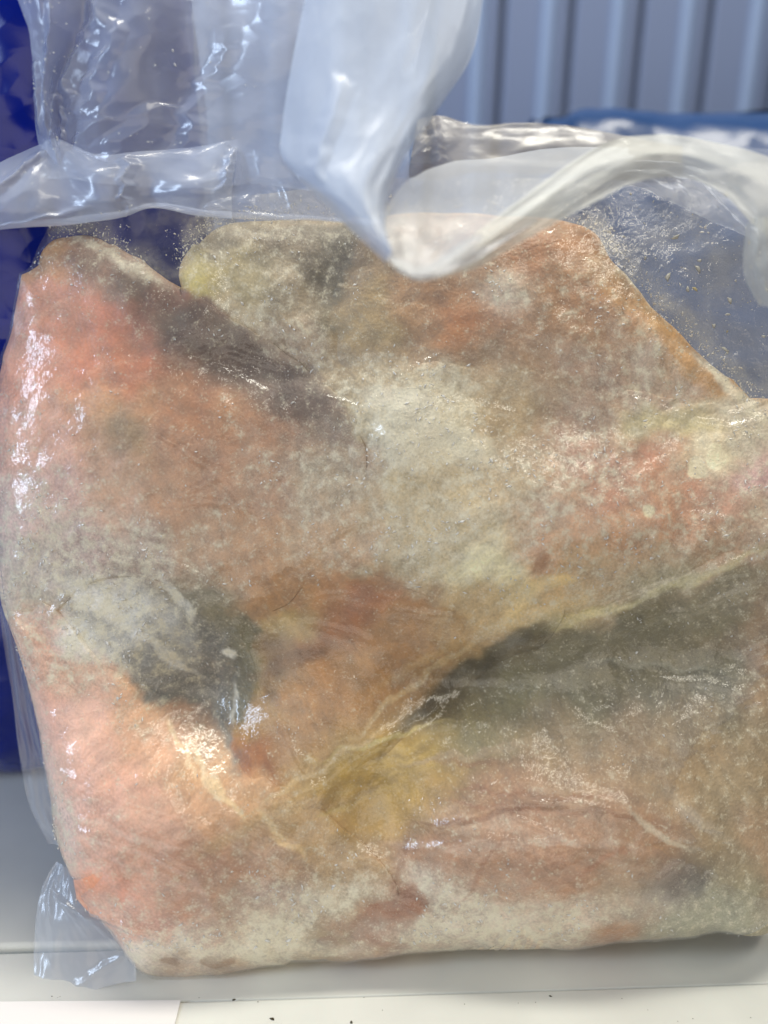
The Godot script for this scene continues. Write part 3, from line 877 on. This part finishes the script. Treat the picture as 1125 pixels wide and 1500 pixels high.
	put("back_film", sheet([
		[[-40, 320, -3.4], [120, 300, -3.2], [300, 300, -3.2], [480, 300, -3.4], [640, 300, -4.6]],
		[[-40, 420, -3.8], [120, 420, -4.7], [300, 420, -4.7], [480, 420, -4.7], [640, 420, -4.8]],
		[[-30, 620, -4.0], [120, 620, -4.9], [300, 620, -4.9], [480, 620, -4.9], [640, 620, -4.9]]],
		80, 60, 17, 0.0015), M.drape, root)
	put("back_hem", sheet([
		[[612, 176, -4.2], [650, 170, -4.0], [700, 184, -4.3], [760, 181, -4.2], [820, 184, -4.5], [880, 191, -4.8], [950, 206, -5.0], [1000, 214, -5.2]],
		[[606, 206, -3.8], [650, 205, -3.4], [700, 210, -3.9], [760, 208, -3.7], [820, 212, -3.9], [880, 218, -4.0], [950, 226, -4.4], [1000, 232, -4.6]],
		[[600, 240, -3.9], [650, 240, -3.6], [700, 246, -3.7], [760, 246, -3.6], [820, 248, -3.8], [880, 254, -4.0], [950, 258, -4.3], [1000, 260, -4.5]],
		[[596, 262, -4.4], [650, 262, -4.4], [700, 252, -4.4], [760, 254, -4.4], [820, 256, -4.4], [880, 262, -4.6], [950, 268, -4.8], [1000, 270, -5.0]]],
		130, 40, 19, 0.0018, [[0.09, 0.0, 0.13, 0.7, 3.0, 0.03], [0.0, 0.6, 0.12, 0.3, 2.0, 0.04]]), M.hem, root)
	# side seam hanging out of the lower left
	put("side_seam", sheet([
		[[-14, 800, -3.0], [0, 800, -2.9], [20, 800, -2.8]],
		[[-4, 880, -3.0], [14, 880, -2.9], [40, 880, -2.8]],
		[[16, 1000, -3.0], [34, 1000, -2.9], [60, 1000, -2.8]],
		[[32, 1120, -3.0], [56, 1120, -2.9], [80, 1120, -2.8]],
		[[44, 1185, -3.0], [70, 1190, -2.9], [100, 1190, -2.8]],
		[[72, 1236, -3.0], [92, 1240, -2.9], [116, 1240, -2.8]]],
		24, 120, 23, 0.002), M.clear, root)
	# the bottom corner, an empty flat ear of film on the shelf
	put("corner_ear", sheet([
		[[82, 1262, -2.6], [100, 1270, -2.4], [130, 1290, -2.2]],
		[[64, 1295, -2.4], [95, 1310, -1.8], [140, 1335, -1.4]],
		[[54, 1340, -2.0], [100, 1350, -1.2], [165, 1362, -0.8]],
		[[50, 1400, -1.5], [110, 1400, -0.9], [195, 1398, -0.4]],
		[[52, 1448, -0.75], [115, 1452, -0.45], [200, 1436, -0.1]]],
		60, 80, 29, 0.0012, [[0.3, 0.3, 0.95, 0.42, 1.0, 0.05], [0.4, 0.98, 0.9, 0.75, 1.2, 0.04], [0.2, 0.2, 0.6, 0.45, 0.8, 0.04]]), M.ear, root)
	# open top: the drape at the left
	put("top_drape", sheet([
		[[2, -40, 3.4], [60, -40, 4.4], [125, -40, 3.2], [200, -40, 4.2], [300, -40, 3.4], [420, -40, 4.6], [540, -40, 5.0]],
		[[20, 60, 2.6], [70, 50, 3.8], [122, 40, 2.6], [195, 50, 4.0], [300, 60, 3.0], [420, 60, 4.0], [540, 60, 4.6]],
		[[38, 140, 2.0], [66, 130, 3.4], [90, 140, 2.0], [170, 140, 3.4], [280, 140, 2.4], [410, 140, 3.4], [530, 140, 4.2]],
		[[54, 215, 1.6], [76, 200, 2.6], [95, 210, 1.6], [150, 215, 2.6], [270, 220, 2.0], [400, 220, 3.0], [520, 230, 3.8]],
		[[60, 262, 1.2], [90, 262, 1.8], [120, 265, 1.4], [170, 270, 2.0], [280, 275, 1.6], [390, 270, 2.4], [500, 290, 3.0]]],
		260, 180, 37, 0.003, [[0.22, 0.10, 0.135, 0.74, 4.0, 0.045], [0.10, 0.35, 0.09, 0.72, 3.0, 0.03], [0.43, 0.0, 0.335, 0.5, 5.0, 0.06], [0.345, 0.45, 0.42, 0.62, 2.5, 0.03], [0.46, 0.2, 0.43, 0.62, 3.0, 0.035], [0.31, 0.5, 0.26, 0.68, 3.0, 0.03], [0.345, 0.55, 0.325, 0.74, 2.5, 0.025], [0.27, 0.68, 0.295, 0.88, 2.5, 0.025], [0.325, 0.7, 0.28, 0.88, 2.0, 0.025], [0.62, 0.55, 0.48, 0.95, 3.0, 0.05], [0.5, 0.6, 0.3, 0.95, 3.0, 0.04], [0.16, 0.8, 0.33, 0.5, 3.0, 0.04], [0.72, 0.2, 0.66, 0.8, 2.0, 0.03]]), M.drape, root)
	put("top_cuff", sheet([
		[[-50, 262, 2.4], [0, 240, 2.0], [50, 215, 1.8], [85, 205, 1.7], [140, 225, 2.2], [220, 220, 2.0], [290, 215, 2.2], [350, 205, 2.4]],
		[[-50, 290, 3.0], [0, 275, 2.8], [50, 250, 2.5], [90, 240, 2.2], [150, 255, 2.8], [220, 252, 2.2], [290, 250, 2.8], [345, 245, 2.4]],
		[[-50, 320, 2.8], [0, 312, 2.9], [50, 305, 2.8], [100, 298, 2.5], [160, 292, 2.8], [215, 285, 2.0], [290, 285, 2.7], [340, 280, 2.2]],
		[[-50, 342, 2.0], [0, 337, 2.1], [50, 333, 2.2], [110, 328, 2.2], [180, 318, 2.1], [222, 304, 1.7], [290, 316, 2.0], [340, 320, 1.9]],
		[[-50, 330, 1.2], [0, 327, 1.2], [50, 322, 1.3], [110, 317, 1.3], [180, 308, 1.2], [222, 298, 1.0], [290, 306, 1.2], [340, 310, 1.2]]],
		150, 60, 41, 0.002, [[0.02, 0.35, 0.35, 0.1, 3.0, 0.05], [0.66, 0.0, 0.62, 0.75, 3.0, 0.03], [0.98, 0.1, 0.96, 0.5, 4.0, 0.04], [0.5, 0.55, 0.1, 0.7, 1.6, 0.04]]), M.hazy, root)
	put("top_cuff", sheet([
		[[345, 210, 2.4], [385, 225, 2.6], [430, 250, 2.8], [500, 300, 3.2]],
		[[342, 270, 2.3], [385, 275, 2.2], [440, 290, 2.4], [515, 312, 2.8]],
		[[300, 300, 2.5], [380, 312, 2.4], [450, 318, 2.5], [530, 322, 2.7]],
		[[300, 317, 2.0], [380, 321, 1.9], [450, 323, 2.0], [560, 330, 2.3]],
		[[300, 309, 1.2], [380, 313, 1.2], [450, 316, 1.3], [560, 322, 1.4]]],
		60, 40, 43, 0.0015, [[0.0, 0.5, 0.6, 0.6, 1.6, 0.06]]), M.clear, root)
	put("back_film", sheet([
		[[4, -40, -1.0], [150, -40, -0.6], [320, -40, -1.2], [480, -40, -0.8], [640, -40, -1.0]],
		[[26, 100, -1.4], [160, 100, -0.8], [320, 100, -1.6], [480, 100, -1.0], [610, 100, -1.4]],
		[[50, 215, -2.0], [170, 215, -1.6], [320, 215, -2.2], [470, 215, -2.0], [600, 215, -2.4]],
		[[40, 330, -2.6], [170, 320, -2.6], [320, 320, -3.0], [470, 320, -3.0], [600, 320, -3.2]]],
		90, 70, 83, 0.006), M.back, root)
	# the curl that hangs forward
	put("top_curl", sheet([
		[[455, -40, 5.5], [500, -40, 6.6], [590, -40, 6.4], [660, -40, 6.0], [712, -40, 5.2]],
		[[430, 80, 5.5], [488, 80, 7.0], [580, 80, 7.0], [645, 80, 6.8], [694, 72, 5.8]],
		[[414, 180, 5.6], [470, 190, 7.4], [550, 180, 7.8], [610, 165, 7.4], [648, 150, 6.4]],
		[[416, 236, 6.0], [462, 260, 7.9], [520, 255, 8.6], [570, 245, 8.2], [592, 232, 7.2]],
		[[484, 308, 7.2], [506, 312, 8.6], [532, 310, 9.2], [552, 306, 9.0], [566, 298, 8.0]],
		[[566, 386, 9.0], [568, 380, 9.5], [572, 374, 9.8], [574, 368, 9.8], [566, 350, 9.0]]],
		120, 120, 53, 0.0010, [[0.31, 0.26, 0.25, 0.62, 2.4, 0.07]]), M.milky, root)
	put("top_curl", sheet([
		[[566, 300, 7.6], [600, 262, 5.4], [660, 240, 3.6], [740, 228, 2.6], [830, 216, 2.4], [920, 216, 3.0]],
		[[556, 325, 8.6], [600, 300, 7.2], [665, 280, 5.6], [745, 262, 4.6], [830, 242, 4.0], [920, 222, 4.0]],
		[[560, 352, 9.4], [605, 345, 8.6], [670, 322, 7.4], [750, 292, 6.2], [835, 256, 5.2], [925, 226, 4.8]],
		[[572, 384, 10.0], [612, 392, 9.8], [676, 362, 8.8], [756, 318, 7.4], [840, 270, 6.2], [930, 232, 5.4]],
		[[588, 398, 10.2], [622, 408, 10.2], [684, 388, 9.4], [764, 338, 8.0], [846, 286, 6.8], [934, 244, 5.8]]],
		150, 60, 59, 0.0022, [[0.1, 0.2, 0.3, 0.7, 1.2, 0.08]]), M.veil, root)
	put("rolled_hem", sheet([
		[[568, 372, 9.5], [622, 388, 9.5], [688, 346, 8.5], [762, 292, 7.3], [846, 232, 6.3], [910, 202, 5.7], [985, 198, 5.3], [1060, 212, 5.3], [1130, 232, 5.5], [1190, 262, 5.7]],
		[[576, 388, 9.9], [622, 402, 9.8], [692, 370, 8.9], [770, 320, 7.7], [856, 262, 6.7], [920, 230, 6.1], [990, 224, 5.7], [1065, 244, 5.8], [1124, 280, 6.0], [1190, 320, 6.2]],
		[[584, 400, 9.8], [622, 412, 9.8], [698, 392, 8.9], [780, 346, 7.7], [872, 296, 6.7], [934, 266, 6.1], [1000, 260, 5.7], [1058, 284, 5.9], [1104, 330, 6.1], [1190, 400, 6.3]]],
		200, 30, 67, 0.0010, [[0.05, 0.5, 0.5, 0.35, 0.8, 0.2], [0.5, 0.6, 0.9, 0.5, 0.8, 0.2]]), M.edge, root)
	put("right_fold", sheet([
		[[840, 258, 1.6], [930, 236, 1.6], [1000, 240, 1.6], [1060, 262, 1.7], [1110, 300, 1.8]],
		[[870, 262, 1.4], [935, 255, 1.4], [1000, 268, 1.5], [1060, 296, 1.6], [1110, 330, 1.7]],
		[[900, 268, 1.2], [940, 275, 1.2], [1000, 304, 1.3], [1060, 332, 1.4], [1110, 356, 1.5]]],
		70, 40, 71, 0.0015, [[0.55, 0.3, 0.85, 0.8, 2.5, 0.05], [0.4, 0.3, 0.55, 0.95, 1.5, 0.04]]), M.hazy, root)
	put("right_hem", sheet([
		[[1092, 330, 5.6], [1110, 318, 6.2], [1150, 320, 6.4]],
		[[1088, 380, 5.4], [1108, 375, 6.2], [1150, 380, 6.4]],
		[[1094, 415, 5.4], [1114, 415, 6.0], [1150, 420, 6.2]],
		[[1112, 448, 5.4], [1126, 450, 5.8], [1150, 455, 6.0]]],
		30, 50, 73, 0.001), M.edge, root)
	frost(root)

func shard() -> ArrayMesh:
	var st := SurfaceTool.new()
	st.begin(Mesh.PRIMITIVE_TRIANGLES)
	var r := [1.0, 0.55, 0.9, 0.45, 0.8]
	for i in 5:
		var a := TAU * i / 5.0
		var b := TAU * (i + 1) / 5.0
		var p := Vector3(cos(a) * r[i], sin(a) * r[i], 0)
		var q := Vector3(cos(b) * r[(i + 1) % 5], sin(b) * r[(i + 1) % 5], 0)
		for t in [Vector3(0.1, -0.1, 0.4), q, p, Vector3(0, 0, -0.25), p, q]:
			st.add_vertex(t)
	st.generate_normals()
	return st.commit()

func frost(root: Node3D) -> void:
	var rng := RandomNumberGenerator.new()
	rng.seed = 5
	var clump := noise(111, 0.012, 4)
	var xf := []
	var tint := []
	for n in 26000:
		var x := rng.randf_range(5, 1120)
		var y := rng.randf_range(330, 1385)
		var fr := rime_at[int((y - TY) / 5.0) * int(TW / 5.0) + int(x / 5.0)]
		if clump.get_noise_2d(x, y) * 1.2 + (fr - 0.5) * 1.3 + rng.randf_range(-0.5, 0.15) < 0.0:
			continue
		var z := film_z(x, y)
		if z < -0.02:
			continue
		var size := (0.00014 + 0.0008 * pow(rng.randf(), 4.0)) * (0.8 + 0.9 * fr)
		var b := Basis.from_euler(Vector3(rng.randf_range(-0.6, 0.6), rng.randf_range(-0.6, 0.6), rng.randf() * TAU))
		b = b.scaled_local(Vector3(size * rng.randf_range(0.7, 1.6), size * rng.randf_range(0.5, 1.0), size * 0.5))
		xf.append(Transform3D(b, on_plane(Vector2(x, y), z + 0.0002)))
		var w := rng.randf_range(0.8, 0.97)
		tint.append(Color(w, w * 0.985, w * 0.95))
	for k in [0, 1, 6]:
		var rim: Array = smooth_rim(P[k].rim, 400, k)[1]
		for n in 2600:
			var q: Array = rim[rng.randi() % 400]
			if q[1] < 8.0 or (k == 6 and q[0].x < 20.0):
				continue
			var p: Vector2 = q[0] + Vector2(rng.randfn(0.0, 9.0), rng.randfn(0.0, 9.0))
			var size := 0.00015 + 0.0006 * pow(rng.randf(), 3.0)
			var b := Basis.from_euler(Vector3(rng.randf_range(-0.6, 0.6), rng.randf_range(-0.6, 0.6), rng.randf() * TAU))
			xf.append(Transform3D(b.scaled_local(Vector3(size * rng.randf_range(0.8, 2.0), size, size * 0.6)), on_plane(p, film_z(p.x, p.y) - 0.0004)))
			var w := rng.randf_range(0.62, 0.85)
			tint.append(Color(w, w * 0.97, w * 0.9))
	for n in 2200:      # rime on the loose film
		var p := loose[rng.randi() % loose.size()]
		if clump.get_noise_2d(p.x * 6000.0, p.y * 6000.0) + rng.randf_range(-0.3, 0.25) < 0.0:
			continue
		var size := 0.00012 + 0.0007 * pow(rng.randf(), 5.0)
		var b := Basis.from_euler(Vector3(rng.randf_range(-0.5, 0.5), rng.randf_range(-0.5, 0.5), rng.randf() * TAU))
		xf.append(Transform3D(b.scaled_local(Vector3(size * rng.randf_range(0.8, 1.8), size, size * 0.5)), p - Vector3(0, 0, 0.0003)))
		tint.append(Color(0.75, 0.76, 0.76))
	for n in 260:       # crumbs in the empty top right of the bag
		var x := rng.randf_range(880, 1130)
		var y := rng.randf_range(275, 560)
		if x < 820 + (y - 300) * 0.95 + 40:
			continue
		var size := 0.0003 + 0.0017 * pow(rng.randf(), 6.0)
		var b := Basis.from_euler(Vector3(rng.randf_range(-0.4, 0.4), rng.randf_range(-0.4, 0.4), rng.randf() * TAU))
		b = b.scaled_local(Vector3(size * rng.randf_range(0.8, 1.8), size, size * 0.4))
		xf.append(Transform3D(b, on_plane(Vector2(x, y), film_z(x, y) - 0.001)))
		tint.append(Color(0.5, 0.5, 0.46) if rng.randf() < 0.9 else Color(0.5, 0.42, 0.2))
	var mm := MultiMesh.new()
	mm.transform_format = MultiMesh.TRANSFORM_3D
	mm.use_colors = true
	mm.mesh = shard()
	mm.instance_count = xf.size()
	for i in xf.size():
		mm.set_instance_transform(i, xf[i])
		mm.set_instance_color(i, tint[i])
	var o := MultiMeshInstance3D.new()
	o.name = "frost"
	o.multimesh = mm
	o.material_override = M.frost
	o.set_meta("kind", "stuff")
	root.add_child(o, true)

# ------------------------------------------------------------------ dirt on the shelf
func clutter() -> void:
	var rng := RandomNumberGenerator.new()
	rng.seed = 12
	var st := SurfaceTool.new()
	st.begin(Mesh.PRIMITIVE_TRIANGLES)
	var s := shard()
	for n in 46:
		var x := rng.randf_range(-0.2, 0.24)
		var z := rng.randf_range(0.006, 0.024)
		var k := 0.00025 + 0.0009 * pow(rng.randf(), 4.0)
		st.append_from(s, 0, Transform3D(Basis(Vector3.RIGHT, -PI / 2).rotated(Vector3.UP, rng.randf() * TAU).scaled(Vector3(k * rng.randf_range(1.0, 2.0), k * 0.3, k)), Vector3(x, DECK - 0.0016, z)))
	var o := put("dirt_specks", st.commit(), M.dirt, self)
	o.set_meta("kind", "stuff")
	tag(o, "small dark dirt specks scattered on the white shelf edge", "dirt")
